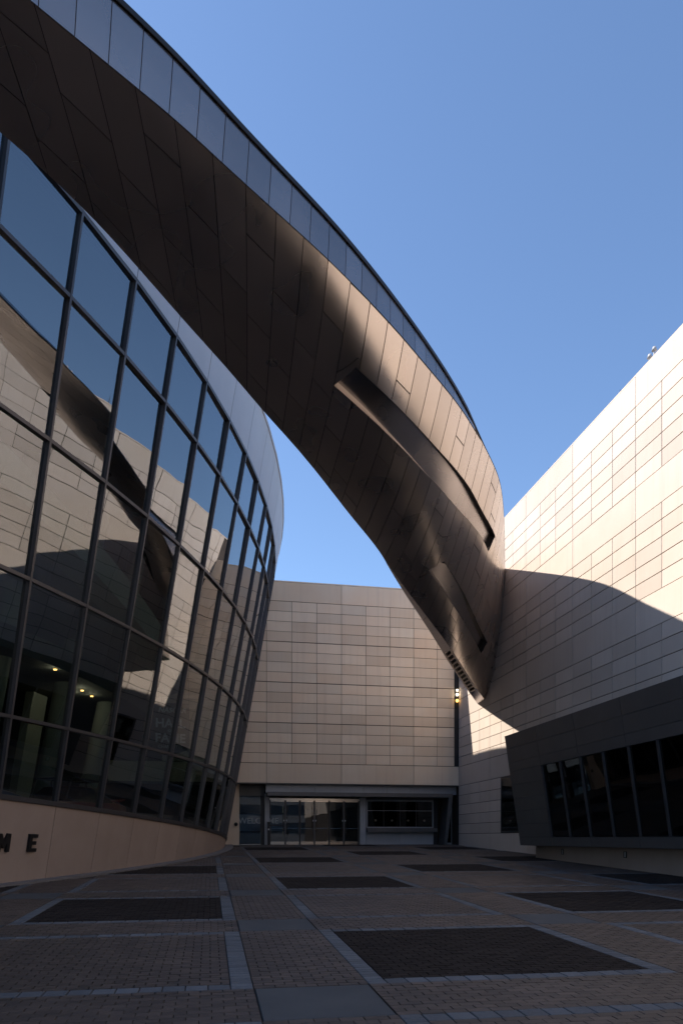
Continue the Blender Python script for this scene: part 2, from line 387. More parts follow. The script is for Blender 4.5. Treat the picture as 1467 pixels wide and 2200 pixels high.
# --- bay: leaning dark metal box with a strip of tall panes
BU1, BU0, BZT, BZB = 26.8, 7.0, 4.04, -.30
def bv(z): return 11.51 + (BZT - z) * .155
def bay_hexa(mb, u0, u1, z0, z1, d0, d1):     # d0, d1: depth behind the face (negative = proud)
    mb.hexa([W(bv(z0) + d0, u0, z0), W(bv(z0) + d0, u1, z0), W(bv(z0) + d1, u1, z0), W(bv(z0) + d1, u0, z0),
             W(bv(z1) + d0, u0, z1), W(bv(z1) + d0, u1, z1), W(bv(z1) + d1, u1, z1), W(bv(z1) + d1, u0, z1)]); return mb
core = MB(); WU1, WU0, WZ0, WZ1 = 24.02, 9.0, .03, 2.62
core.hexa([W(bv(WZ1) + .03, BU0, WZ1), W(bv(WZ1) + .03, BU1, WZ1), W(WALLV + .03, BU1, WZ1), W(WALLV + .03, BU0, WZ1),
           W(bv(BZT) + .03, BU0, BZT - .01), W(bv(BZT) + .03, BU1, BZT - .01), W(WALLV + .03, BU1, BZT - .01), W(WALLV + .03, BU0, BZT - .01)])
core.hexa([W(bv(BZB) + .03, BU0, BZB), W(bv(BZB) + .03, BU1, BZB), W(WALLV + .03, BU1, BZB), W(WALLV + .03, BU0, BZB),
           W(bv(WZ0) + .03, BU0, WZ0), W(bv(WZ0) + .03, BU1, WZ0), W(WALLV + .03, BU1, WZ0), W(WALLV + .03, BU0, WZ0)])
bay_hexa(core, WU1, BU1, WZ0, WZ1, .03, 1.3); bay_hexa(core, BU0, WU0, WZ0, WZ1, .03, 1.3)
core.box(WALLV - .25, WALLV + .02, WU0, WU1, WZ0, WZ1)
bay = core.out('bay', 'dark_trim', rb)
tag(bay, 'dark metal window bay leaning out over the plaza')
zs = [BZT, 3.50, 2.965, WZ1]; colsU = list(np.arange(BU1, BU0, -2.7)) + [BU0]
def bay_panel(u0, u1, z0, z1): bay_hexa(MB(), u0 + .006, u1 - .006, z0 + .005, z1 - .005, 0, .028).out('panel', 'bay_metal', bay)
for za, zb in zip(zs[:-1], zs[1:]):
    for a, b in zip(colsU[:-1], colsU[1:]): bay_panel(b, a, zb, za)
for za, zb in zip([WZ1, 2.10, 1.58, 1.06, .545], [2.10, 1.58, 1.06, .545, WZ0]): bay_panel(WU1, BU1, zb, za)
for a, b in zip(colsU[:-1], colsU[1:]): bay_panel(b, a, BZB, WZ0)
ml = list(np.arange(WU1, WU0, -1.352))
for i, a in enumerate(ml):
    bay_hexa(MB(), a - .03, a + .03, WZ0, WZ1, -.03, .1).out('mullion', 'frame_metal', bay)
    b = ml[i + 1] if i + 1 < len(ml) else WU0
    bay_hexa(MB(), b + .03, a - .03, WZ0 + .02, WZ1 - .02, .03, .045).out('pane', 'dark_glass', bay)
MB().box(12.65, WALLV + .02, BU0 - 6, 26.4, -2.2, BZB).out('plinth', 'base_stone', rb)

# ================================================================== BACK BUILDING WITH THE ENTRANCE
bb = thing('entrance_hall', W(7, BACKU, gz(BACKU)), 'pale stone clad block over the glass entrance at the end of the plaza', 'building')
BT, BB = 13.72, 2.92
MB().box(-16, WALLV + .02, BACKU + .035, BACKU + 14, BB + .02, BT - .03).out('wall_core', 'joint', bb)
MB().box(-16, WALLV, BACKU + .002, BACKU + 14, BT - .025, BT + .03).out('coping', 'limestone_back', bb)
cache2 = {}
def back_panel(v0, v1, z0, z1, gap=.021):
    key = (round(v1 - v0, 3), round(z1 - z0, 3))
    if key not in cache2: cache2[key] = chamfered('panel', key[0] - gap, key[1] - gap, .03, .003, 'limestone_back')
    M = Matrix(((VX, 0, -UX), (VY, 0, -UY), (0, 1, 0)))
    place('panel', cache2[key], W((v0 + v1) / 2, BACKU + random.uniform(0, .003), (z0 + z1) / 2), M.to_euler(), bb)
cj = [7.02 + 1.35 * k for k in range(-7, 5)]; cj = [c for c in cj if c < 13.3] + [13.42]
maj = [7.02 + 4.05 * k for k in (-3, -2, -1, 0, 1)] + [WALLV]
RZ = [12.66 - .5425 * k for k in range(17)]
for a, b in zip(maj[:-1], maj[1:]):
    back_panel(a, b, RZ[0], BT - .03); back_panel(a, b, BB, RZ[-1])
for a, b in zip(cj[:-1], cj[1:]):
    for k in range(16): back_panel(a, b, RZ[k + 1] + (.01 if k % 4 == 3 else 0), RZ[k] - (.008 if k % 4 == 0 else 0))
MB().box(13.425, WALLV - .002, BACKU + .02, BACKU + .034, RZ[-1], RZ[0]).out('recess', 'dark_trim', bb)
# storefront under the block
SU = 39.3; GZ = gz(SU) - .02
st = MB(); st.box(.5, 1.56, SU - .5, SU + .1, GZ, BB + .02); st.out('wall_end', 'limestone_back', bb)
MB().box(1.56, WALLV, SU + 4.6, SU + 4.7, GZ - .3, BB).out('lobby_wall', 'interior_dark', bb)
MB().box(-6, WALLV, BACKU + .04, SU + 4.6, BB - .04, BB + .015).out('soffit', 'portal_metal', bb)
MB().box(-6, WALLV, SU + .12, SU + 4.6, GZ - .3, GZ + .01).out('lobby_floor', 'interior_floor', bb)
MB().box(1.6, 2.95, SU - .05, SU + .05, 2.30, BB - .045).out('header_panel', 'portal_metal', bb)
f7 = np.linspace(2.95, 13.66, 9)
for a, b in zip(f7[:-1], f7[1:]): MB().box(a + .006, b - .006, BACKU + .35, BACKU + .45, 2.42, BB - .045).out('fascia_panel', 'fascia_grey', bb)
# portal: beam and leaning leg
pf = MB(); pf.box(3.02, 13.34, BACKU + .02, SU - .1, 2.25, 2.46)
pf.hexa([W(12.83, BACKU + .02, GZ), W(13.0, BACKU + .02, GZ), W(13.0, SU, GZ), W(12.83, SU, GZ), W(13.12, BACKU + .02, 2.25), W(13.34, BACKU + .02, 2.25), W(13.34, SU, 2.25), W(13.12, SU, 2.25)])
pf.out('portal', 'portal_metal', bb)
for a, b in ((2.95, 3.21), (8.26, 8.60)): MB().box(a, b, SU - .12, SU + .12, GZ, 2.42).out('column', 'column_grey', bb)
MB().box(2.72, 2.94, SU - .04, SU + .1, GZ, 2.5).out('jamb', 'dark_trim', bb)
g1 = MB().box(1.60, 2.72, SU - .006, SU + .006, GZ + .06, 2.29).out('pane', 'door_glass', bb)
MB().box(1.60, 2.72, SU - .03, SU + .03, GZ, GZ + .055).out('pane_rail', 'chrome', bb)
# doors
DT = 2.06
MB().box(3.22, 8.25, SU - .05, SU + .05, DT + .01, DT + .13).out('transom_rail', 'chrome', bb)
edges = [3.23, 4.08, 4.89, 5.70, 6.53, 7.36, 8.20]
for i, (a, b) in enumerate(zip(edges[:-1], edges[1:])):
    a += .02; b -= .02
    d = MB().box(a + .03, b - .03, SU - .006, SU + .006, GZ + .195, DT - .07).out('door', 'door_glass', bb)
    MB().box(a + .03, b - .03, SU - .022, SU + .022, GZ + .02, GZ + .19).out('kick_rail', 'chrome', d)
    MB().box(a + .03, b - .03, SU - .022, SU + .022, DT - .065, DT).out('top_rail', 'chrome', d)
    MB().box(a, a + .028, SU - .025, SU + .025, GZ + .02, DT).box(b - .028, b, SU - .025, SU + .025, GZ + .02, DT).out('stile', 'frame_metal', d)
    h = b - .1 if i % 2 == 0 else a + .1
    MB().tube(W(h, SU - .07, .15), W(h, SU - .07, 1.75), .014).tube(W(h, SU - .07, .3), W(h, SU, .3), .01).tube(W(h, SU - .07, 1.6), W(h, SU, 1.6), .01).out('handle', 'chrome', d)
    MB().tube(W(a + .06, SU + .05, .52), W(b - .06, SU + .05, .52), .016).out('push_bar', 'chrome', d)
    MB().tube(W(h + (.06 if i % 2 == 0 else -.06), SU - .02, .95), W(h + (.06 if i % 2 == 0 else -.06), SU + .01, .95), .045, 12).out('lock', 'print_white', d)
for a in (4.08, 5.70, 7.36): MB().box(a - .035, a + .035, SU - .06, SU + .06, GZ, DT + .01).out('post', 'frame_metal', bb)
# ticket window
tv0, tv1 = 8.64, 12.55
tw = MB(); tw.box(tv0, tv0 + .06, SU - .08, SU + .05, .56, 2.14).box(tv1 - .06, tv1, SU - .08, SU + .05, .56, 2.14).box(tv0 + .06, tv1 - .06, SU - .08, SU + .05, 2.06, 2.14).box(tv0 + .06, tv1 - .06, SU - .08, SU + .05, .56, .62)
tw = tw.out('ticket_window', 'fascia_grey', bb)
tm = np.linspace(tv0 + .06, tv1 - .06, 5)
for a, b in zip(tm[:-1], tm[1:]):
    MB().box(a + .012, b - .012, SU - .006, SU + .006, .62, 1.52).out('pane', 'dark_glass', tw)
    MB().box(a + .012, b - .012, SU - .006, SU + .006, 1.55, 2.06).out('pane', 'dark_glass', tw)
    m = (a + b) / 2
    MB().tube(W(m, SU - .03, .98), W(m, SU - .008, .98), .065, 14).out('speak_grille', 'chrome', tw)
MB().box(tv0 + .06, tv1 - .06, SU - .02, SU + .02, 1.522, 1.548).out('glazing_bar', 'fascia_grey', tw)
for a in tm[1:-1]: MB().box(a - .010, a + .010, SU - .015, SU + .015, .62, 2.06).out('glazing_bar', 'frame_metal', tw)
MB().box(tv0 - .02, tv1 + .12, SU - .42, SU + .0, .32, .545).out('counter', 'portal_metal', tw)
for a, b in ((tv0, 10.6), (10.61, tv1)): MB().box(a, b, SU - .05, SU + .06, GZ, .315).out('counter_panel', 'column_grey', tw)
MB().box(tv0, tv1 + .1, SU + .02, SU + .08, 2.145, 2.42).out('window_head', 'portal_metal', bb)
MB().box(12.56, 12.82, SU - .02, SU + .06, GZ, 2.42).out('side_panel', 'dark_trim', bb)
sd = MB().box(13.36, 13.62, SU - .006, SU + .006, GZ + .12, 2.24).out('side_door', 'dark_glass', bb)
MB().box(13.1, 13.66, SU - .03, SU + .03, 2.245, 2.30).box(13.625, 13.66, SU - .03, SU + .03, GZ, 2.244).out('frame', 'column_grey', sd)
MB().box(13.0, 13.62, SU - .03, SU + .03, GZ, GZ + .115).out('threshold', 'column_grey', sd)
MB().tube(W(13.42, SU - .06, 0), W(13.42, SU - .06, .62), .018).tube(W(13.56, SU - .06, 0), W(13.56, SU - .06, .62), .018).tube(W(13.42, SU - .06, .62), W(13.56, SU - .06, .62), .018).out('handle', 'dark_trim', sd)

# ================================================================== GLASS DRUM
gd = thing('glass_drum', C(-9, gz(24), 0), 'curved glass walled building leaning outwards on a stone base', 'building')
angs = [A0 + STEP * i for i in range(NCOL0, NCOL1 + 1)]
def cone_hexa(mb, a0, a1, zb0, zb1, zt0, zt1, o0, o1):
    """solid between two rulings; o0 inner, o1 outer offset"""
    mb.hexa([C(a0, zb0, o0), C(a1, zb1, o0), C(a1, zb1, o1), C(a0, zb0, o1), C(a0, zt0, o0), C(a1, zt1, o0), C(a1, zt1, o1), C(a0, zt0, o1)]); return mb
HW = math.degrees(.027 / DR)
for i, a in enumerate(angs):
    cone_hexa(MB(), a - HW, a + HW, sill(a), sill(a), 13.07, 13.07, -.16, .03).out('mullion', 'frame_metal', gd)
def ring(name, zf, h, o0, o1, mat):
    mb = MB()
    for a, b in zip(angs[:-1], angs[1:]): cone_hexa(mb, a, b, zf(a) - h / 2, zf(b) - h / 2, zf(a) + h / 2, zf(b) + h / 2, o0, o1)
    return mb.out(name, mat, gd)
for zr in RINGS: ring('transom', lambda a, zr=zr: zr, .075, -.14, .024, 'frame_metal')
ring('sill', lambda a: sill(a) + .01, .11, -.14, .05, 'frame_metal')
for a, b in zip(angs[:-1], angs[1:]):
    zs_ = [None] + RINGS
    for k in range(5):
        z0a, z0b = (sill(a), sill(b)) if k == 0 else (RINGS[k - 1],) * 2
        tw_ = random.gauss(0, .007); tw2 = random.gauss(0, .008)
        o0 = -.055
        mb = MB(); ea, eb = a + HW * .6, b - HW * .6
        q = [(ea, z0a + .03, o0 - tw_), (eb, z0b + .03, o0 + tw_), (eb, RINGS[k] - .03, o0 + tw_ + tw2), (ea, RINGS[k] - .03, o0 - tw_ + tw2)]
        mb.hexa([C(q[0][0], q[0][1], q[0][2] - .016), C(q[1][0], q[1][1], q[1][2] - .016), C(*q[1]), C(*q[0]),
                 C(q[3][0], q[3][1], q[3][2] - .016), C(q[2][0], q[2][1], q[2][2] - .016), C(*q[2]), C(*q[3])])
        mb.out('pane', 'drum_glass', gd)
    cone_hexa(MB(), a + .015, b - .015, 13.12, 13.12, ROOFZ, ROOFZ, -.03, .02).out('band_panel', 'band_metal', gd)
    xa, ya, _ = C(a, -1); xb, yb, _ = C(b, -1)
    cone_hexa(MB(), a + .011, b - .011, ground_at(xa, ya) - .1, ground_at(xb, yb) - .1, sill(a) - .05, sill(b) - .05, -.06, 0.).out('base_panel', 'base_stone', gd)
ring('base_core', lambda a: -.45, 2.4, -.3, -.07, 'joint')
ring('band_core', lambda a: 14.02, 1.8, -.25, -.04, 'joint')
ring('roof_edge', lambda a: ROOFZ + .04, .09, -.3, .05, 'band_metal')
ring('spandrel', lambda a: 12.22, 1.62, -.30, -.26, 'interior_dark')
# roof, inner wall, floors
aa = np.linspace(angs[0], angs[-1], 30)
MB().grid([[C(a, ROOFZ - .05, -.2), C(a, ROOFZ - .05, -30)] for a in aa], True).out('roof', 'roofing', gd)
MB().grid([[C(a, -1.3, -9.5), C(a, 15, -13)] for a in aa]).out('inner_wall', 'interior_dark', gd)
rows = []
for a in aa: rows.append([C(a, .3 - .028 * (a + 19.3) - .45, -.3), C(a, .3 - .028 * (a + 19.3) - .45, -10)])
MB().grid(rows, True).out('floor', 'interior_floor', gd)
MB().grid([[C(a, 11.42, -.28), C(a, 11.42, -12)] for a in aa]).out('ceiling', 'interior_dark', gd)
for a in (angs[0], angs[-1]): MB().grid([[C(a, -1.6, -.1), C(a, -1.6, -12)], [C(a, 15, -.1), C(a, 15, -12)]]).out('end_wall', 'interior_dark', gd)
# ramp sweeping up inside, with a panelled dark underside
rows = []; und = []
for a in np.arange(-40, 2, 1.):
    zc = 8.9 - .13 * (a + 19)
    rows.append([C(a, zc + .75, -2.6), C(a, zc - .1, -2.6), C(a, zc - .35, -3.2), C(a, zc - .55, -8.8), C(a, zc + .6, -9)])
MB().grid(rows, True).out('ramp', 'interior_pale', gd)
for i, a in enumerate((-24.5, -17.5, -12.2, -6.6, -1)):
    MB().tube(C(a, -1.2, -5.4), C(a, 11.4, -5.0), .34, 16).out('column', 'interior_pale', gd, True)
for i, a in enumerate((-15.4, -9.2, -4.2)):
    cone_hexa(MB(), a - .85, a + .85, -1.2, -1.2, 5.4, 5.4, -7.2, -6.9).out('partition', 'interior_pale', gd)
MB().grid([[C(a, 5.45, -4.2), C(a, 5.45, -9.7)] for a in aa]).grid([[C(a, 5.45, -4.2), C(a, 6.1, -4.2)] for a in aa], True).out('gallery', 'interior_dark', gd)
for a, z, o in ((-22.2, 5.40, -5), (-19.6, 5.40, -5.2), (-17.8, 5.40, -6.2), (-14.9, 5.40, -5), (-5.2, 5.40, -5), (-4.4, 5.40, -5.6), (-3.6, 5.40, -5.1), (-9.9, 5.42, -4.3)):  # last entry, by the hanging sign, is an added lamp to brighten its lettering
    p = C(a, z, o); MB().tube(p, (p[0], p[1], p[2] - .03), .06, 10).out('downlight', 'downlight', gd)
    pl = bpy.data.lights.new('downlight_bulb', 'POINT'); pl.energy = 3; pl.color = (1, .8, .6); pl.shadow_soft_size = .08
    po = bpy.data.objects.new('downlight_bulb', pl); COL.objects.link(po); po.location = (p[0], p[1], p[2] - .12)
# raised letters on the stone base
def base_frame(a, z, off):
    r = R_(a); nrm = Vector((math.cos(r), math.sin(r), -DL)).normalized(); tx = Vector((-math.sin(r), math.cos(r), 0)); up = nrm.cross(tx)
    M = Matrix((tx, up, nrm)).transposed().to_4x4(); M.translation = Vector(C(a, z, off)); return M
def letter(polys, a, z, H):
    M = base_frame(a, z, 0.); vs = []; fs = []
    for poly in polys:
        k = len(vs); n = len(poly)
        for d in (-.01, .055):
            for x, y in poly: vs.append(M @ Vector((x * H, y * H, d)))
        fs += [tuple(k + n + i for i in range(n))] + [tuple(k + i for i in reversed(range(n)))] + [(k + i, k + (i + 1) % n, k + n + (i + 1) % n, k + n + i) for i in range(n)]
    obj('letter', vs, fs, 'letter_black', gd)
LM = [[(-.42, -.5), (-.2, -.5), (-.2, .04), (-.05, -.3), (.05, -.3), (.2, .04), (.2, -.5), (.42, -.5), (.42, .5), (.2, .5), (0, .06), (-.2, .5), (-.42, .5)]]
LE = [[(-.32, -.5), (.32, -.5), (.32, -.3), (-.09, -.3), (-.09, -.1), (.24, -.1), (.24, .1), (-.09, .1), (-.09, .3), (.32, .3), (.32, .5), (-.32, .5)]]
letter(LM, -18.98, -.105, .42); letter(LE, -17.75, -.115, .42)

# ================================================================== METAL RIBBON
rbn = thing('metal_ribbon', W(-4, 11, 11.5), 'twisting stainless steel ribbon sweeping from the glass drum down to the stone wall', 'canopy')
ZA = 12.70
uA = spl([-12, -9, -6, -3.5, -1.41, -.55, .31, 1.13, 2.34, 3.74, 4.79, 5.8, 7.15, 8.26, 9.44, 10.07, 10.91, 12.15, 13.68],
         [5.6, 6.7, 8.2, 9.75, 11.28, 11.95, 12.71, 13.43, 14.48, 15.84, 16.96, 18.1, 19.76, 21.28, 22.93, 23.91, 25.54, 28.28, 31.80])
zF = spl([-12, -6, -2.33, -.64, 1.06, 2.9, 4.6, 5.68, 7.2, 8.0, 8.6, 9.5, 13.68], [11.66, 11.68, 11.73, 11.82, 11.91, 11.98, 12.09, 12.2, 12.45, 12.58, 12.66, 12.69, 12.69])
PB = [-12, -9, -6, -3.6, -2.36, -1.08, .11, 1.29, 2.44, 3.55, 4.62, 5.68, 6.69, 7.68, 8.61, 10.5, 12, 13.68]
vB = spl(PB, [-11.8, -8.75, -5.72, -3.31, -2.05, -.69, .40, 1.42, 2.46, 3.56, 4.61, 5.68, 6.71, 7.70, 8.68, 10.44, 12.06, 13.68])
uB = spl(PB, [7.4, 8.7, 10.3, 12.27, 13.72, 15.63, 17.22, 18.74, 20.10, 21.64, 23.09, 24.45, 25.83, 27.0, 28.02, 29.9, 32.12, 34.31])
zB = spl(PB, [11.5, 11.5, 11.42, 11.32, 11.3, 11.2, 11.16, 11.1, 10.95, 10.76, 10.53, 10.25, 9.9, 9.49, 9.02, 8.15, 7.54, 6.98])
kk = spl([-12, -1, 1, 2.44, 4.11, 5.68, 6.69, 8.14, 8.6, 10.5, 12.2, 13.68], [1, 1, 3, 3.6, 3.9, 2.7, 2.2, 1.5, 1.25, 1.0, 1.6, 2.3])
def inset(p, f):
    """the fascia leans: its foot stands back from its top along the inward normal"""
    e = .12 * min(max((4.5 - p) / 5.5, 0), 1) * f; d = (uA(p + .05) - uA(p - .05)) / .1; n_ = math.hypot(1, d)
    return -d / n_ * e, e / n_
def S(p, t):
    k = max(kk(p), .1); w_ = (1 - math.exp(-k * t)) / (1 - math.exp(-k))
    iv, iu = inset(p, (1 - t) ** 2)
    return Vector((p + (vB(p) - p) * t + iv, uA(p) + (uB(p) - uA(p)) * t + iu, zF(p) + (zB(p) - zF(p)) * w_))
def Sw(p, t): return Vector(W(*S(p, t)))
def Sn(p, t):
    e = 1e-3; a = Sw(p + e, t) - Sw(p - e, t); b = Sw(p, min(t + e, 1)) - Sw(p, max(t - e, 0)); n = a.cross(b).normalized()
    return n if n.dot(Vector((0, 0, EYE)) - Sw(p, t)) > 0 else -n            # facing down and out
s1t = spl([2.9, 3.55, 4.11, 5.73, 7.25, 8.54, 9.2, 9.92, 10.82], [.222, .211, .196, .183, .172, .172, .182, .180, .146])
s1b = spl([2.9, 4.26, 6.03, 7.2, 8.13, 9.02, 10.82], [.384, .325, .305, .29, .286, .280, .246])
s2t = spl([7.8, 8.36, 9.17, 10.09, 10.74, 11.49, 12.31], [.56, .569, .587, .600, .60, .575, .531])
s2b = spl([7.8, 8.79, 9.94, 11.02, 12.31], [.703, .720, .730, .711, .664])
SLOTS = [(s1t, s1b, 3.45, 3.0, 10.82, 10.60), (s2t, s2b, 8.36, 7.90, 12.31, 12.18)]
joints = [-12.3 + .62 * i for i in range(16)] + [-2.36, -1.69, -1.08, -.5, .11, .70, 1.29, 1.87, 2.44, 3.0, 3.55, 4.09, 4.62, 5.15, 5.68, 6.18, 6.69, 7.2, 7.68, 8.14, 8.61, 9.1, 9.58, 10.06, 10.54, 11.0, 11.46, 11.92, 12.38, 12.84, 13.3, 13.74]
def sheet(name, pa, pb, ta, tb, n=6, m=8, mat='ribbon_sheet', g=.016, dish=.005):
    """one sheet between joints pa..pb; ta, tb: functions of p for its two ends"""
    L = (Sw((pa + pb) / 2, tb((pa + pb) / 2)) - Sw((pa + pb) / 2, ta((pa + pb) / 2))).length; gt = g / max(L, .1)
    gp = g * (pb - pa) / max((Sw(pb, .5) - Sw(pa, .5)).length, .1)
    if pa < 3: gt *= .65; gp *= .65
    m = max(3, min(m, int(L / .22) + 2)); vs = []; am = dish * random.uniform(-.1, 1.1) * (.12 if pa < 3 else .7)
    for i in range(n + 1):
        fx = i / n; p = pa + gp + (pb - pa - 2 * gp) * fx
        for j in range(m + 1):
            fy = j / m; a, b = ta(p), tb(p); t = a + (b - a) * (gt + (1 - 2 * gt) * fy)
            vs.append(Sw(p, t) + Sn(p, t) * (am * math.sin(math.pi * fx) * math.sin(math.pi * fy)))
    fs = [(i * (m + 1) + j, i * (m + 1) + j + 1, (i + 1) * (m + 1) + j + 1, (i + 1) * (m + 1) + j) for i in range(n) for j in range(m)]
    # folded rim
    loop = [j for j in range(m + 1)] + [i * (m + 1) + m for i in range(1, n + 1)] + [n * (m + 1) + j for j in range(m - 1, -1, -1)] + [i * (m + 1) for i in range(n - 1, 0, -1)]
    k = len(vs); pc = (pa + pb) / 2; tc = (ta(pc) + tb(pc)) / 2; nn = Sn(pc, tc)
    nl = len(loop); vs += [vs[q].copy() for q in loop] + [vs[q] - nn * .03 for q in loop]
    fs += [(k + i, k + (i + 1) % nl, k + nl + (i + 1) % nl, k + nl + i) for i in range(nl)]
    o = obj(name, vs, fs, mat, rbn, True)
    o.data.polygons.foreach_set('use_smooth', [i < n * m for i in range(len(fs))]); return o
def slot_edges(st_, sb_, a0, b0, a1, b1):
    def top_(p):
        if p >= a0: return st_(min(p, a1))
        return sb_(b0) + (st_(a0) - sb_(b0)) * max(0., (p - b0) / (a0 - b0))
    def bot_(p):
        if p <= b1: return sb_(max(p, b0))
        return sb_(b1) + (st_(a1) - sb_(b1)) * min(1., (p - b1) / (a1 - b1))
    return top_, bot_
def spans_of(pa, pb):
    """free spans (as functions of p) of a strip, around the slots"""
    pm = (pa + pb) / 2; cuts = []
    for st_, sb_, a0, b0, a1, b1 in SLOTS:
        if pb > b0 + .01 and pa < a1 - .01: cuts.append(slot_edges(st_, sb_, a0, b0, a1, b1))
    out = []; prev = lambda p: 0.
    for st_, sb_ in cuts: out.append((prev, st_)); prev = sb_
    out.append((prev, lambda p: 1.)); return out
for i, (pa, pb) in enumerate(zip(joints[:-1], joints[1:])):
    pm = (pa + pb) / 2
    for ta, tb in spans_of(pa, pb):
        L = (Sw(pm, tb(pm)) - Sw(pm, ta(pm))).length; step = 1.75 if pm < 3.5 else 3.3
        cut = []; d0 = (i * .62) % step
        d = d0 if d0 > .35 else d0 + step
        while d < L - .3: cut.append(d / L); d += step
        cut = [0.] + cut + [1.]
        for c0, c1 in zip(cut[:-1], cut[1:]):
            sheet('sheet', pa, pb, (lambda p, a=ta, b=tb, c=c0: a(p) + (b(p) - a(p)) * c), (lambda p, a=ta, b=tb, c=c1: a(p) + (b(p) - a(p)) * c))
# dark carcass behind the sheets (open over the slots), top skin
pp = np.linspace(-12.2, 13.72, 120)
car = MB()
for pa, pb in zip(pp[:-1], pp[1:]):
    for ta, tb in spans_of(pa, pb):
        rr = []
        for p in (pa, pb): rr.append([tuple(Sw(p, ta(p) + (tb(p) - ta(p)) * f) - Sn(p, ta(p) + (tb(p) - ta(p)) * f) * .035) for f in np.linspace(0, 1, 7)])
        car.grid(rr)
car.out('carcass', 'letter_black', rbn)
def hem(p): return min(1., max(0., (p - 6.0) / 4.6)) * 1.0
def Bq(p, f=0.): return Vector(W(vB(p), uB(p) + hem(p) * f, zB(p)))
top = []
for p in pp:
    A = Vector(W(p, uA(p) + .03, ZA)); B2 = Bq(p, 1.); row = [tuple(A)]
    for f in (.25, .5, .75):
        q = A.lerp(B2, f); s_ = Sw(p, f); q.z = max(q.z - .04, s_.z + .12); row.append(tuple(q))
    row.append(tuple(B2 + Vector((0, 0, .015)))); top.append(row)
MB().grid(top, True).out('top_skin', 'ribbon_fascia', rbn, True)
# bottom strip along the lower edge, with a louvred vent near its end
V0, V1 = 10.35, 12.72
def strip(pa, pb, f0, f1, name='edge_strip', dz=0., mat='ribbon_fascia'):
    n = max(2, int((pb - pa) / .3)); r = [[tuple(Bq(p, f0) + Vector((0, 0, dz))), tuple(Bq(p, f1) + Vector((0, 0, dz)))] for p in np.linspace(pa, pb, n + 1)]
    r2 = [[tuple(Vector(q) + Vector((0, 0, .03))) for q in x] for x in r]
    return MB().grid(r).grid(r2, True).grid([[x[0] for x in r], [x[0] for x in r2]]).grid([[x[1] for x in r], [x[1] for x in r2]], True)
strip(6.3, 8.6, 0, 1).out('edge_strip', 'ribbon_fascia', rbn); strip(8.61, V0, 0, 1).out('edge_strip', 'ribbon_fascia', rbn); strip(V1, 13.74, 0, 1).out('edge_strip', 'ribbon_fascia', rbn)
vent = strip(V0, V1, 0, .2).out('vent', 'ribbon_sill', rbn)
strip(V0, V1, .84, 1).out('rail', 'ribbon_sill', vent)
strip(V0, V1, .19, .85, dz=.16).out('vent_back', 'dark_trim', vent)
for p in np.linspace(V0, V1, 12): strip(p - .028, p + .028, .195, .845).out('louvre', 'ribbon_sill', vent)
# fascia sheets and coping along the upper edge
fj = [-12.2 + .43 * i for i in range(48)]
def Fa(p): return Vector(W(p, uA(p), ZA))
def Ff(p):
    iv, iu = inset(p, 1.); return Vector(W(p + iv, uA(p) + iu, min(zF(p), ZA - .012)))
for pa, pb in zip(fj[:-1], fj[1:]):
    if pa > 8.35: break
    gp = .006; n = 3; r = []
    for f in np.linspace(0, 1, n + 1):
        p = pa + gp + (pb - pa - 2 * gp) * f; out = Vector((VX * uA(p + .01), 0, 0)) * 0
        sh = 0 if p < 2 else -.02 * min((p - 2) / 4, 1)
        tn = (Fa(p + .01) - Fa(p - .01)).normalized(); nr = Vector((tn.y, -tn.x, 0))
        a, b = Fa(p), Ff(p - sh); r.append([tuple(a + nr * .012), tuple(a.lerp(b, .5) + nr * .014), tuple(b + nr * .010)])
    rb_ = [[tuple(Vector(q) - nr * .03) for q in x] for x in r]
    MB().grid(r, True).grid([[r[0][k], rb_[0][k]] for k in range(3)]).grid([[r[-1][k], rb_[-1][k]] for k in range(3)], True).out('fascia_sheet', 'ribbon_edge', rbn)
fp = np.linspace(-12.2, 8.5, 90); MB().grid([[tuple(Fa(p)), tuple(Ff(p))] for p in fp], True).out('fascia_back', 'joint', rbn)
cop = []
for p in np.linspace(-12.2, 13.7, 130):
    tn = (Fa(p + .01) - Fa(p - .01)).normalized(); nr = Vector((tn.y, -tn.x, 0)); a = Fa(p); s_ = 1 if p < 7.5 else max(.1, 1 - (p - 7.5) * .7)
    cop.append([tuple(a + nr * .05 * s_ + Vector((0, 0, -.03 * s_))), tuple(a + nr * .05 * s_ + Vector((0, 0, .06 * s_))), tuple(a - nr * .1 + Vector((0, 0, .06 * s_)))])
MB().grid(cop).out('coping', 'letter_black', rbn)
# the two recessed slots
for st_, sb_, a0, b0, a1, b1 in SLOTS:
    D = .2; n = 26; nd = lambda p, t: Sw(p, t) - Sn(p, t) * D
    up, lo, upi, loi = [], [], [], []
    for f in np.linspace(0, 1, n + 1):
        pu = a0 + (a1 - a0) * f; pl = b0 + (b1 - b0) * f
        up.append(Sw(pu, st_(pu))); lo.append(Sw(pl, sb_(pl))); upi.append(nd(pu, st_(pu))); loi.append(nd(pl, sb_(pl)))
    T = lambda l: [tuple(x) for x in l]
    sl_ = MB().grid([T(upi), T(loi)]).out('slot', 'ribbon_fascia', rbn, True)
    MB().grid([T(lo), T(loi)]).out('sill', 'ribbon_sill', sl_, True)  # paler metal: the lit look of the ledge is put into the colour
    MB().grid([T(up), T(upi)], True).out('head', 'letter_black', sl_, True)  # near-black colour paints in the shadow line along the upper edge
    for e_, fl in ((0, False), (-1, True)): MB().grid([[tuple(up[e_]), tuple(lo[e_])], [tuple(upi[e_]), tuple(loi[e_])]], fl).out('end_plate', 'letter_black', sl_)  # ends blackened too: shade of the gap put into the colour

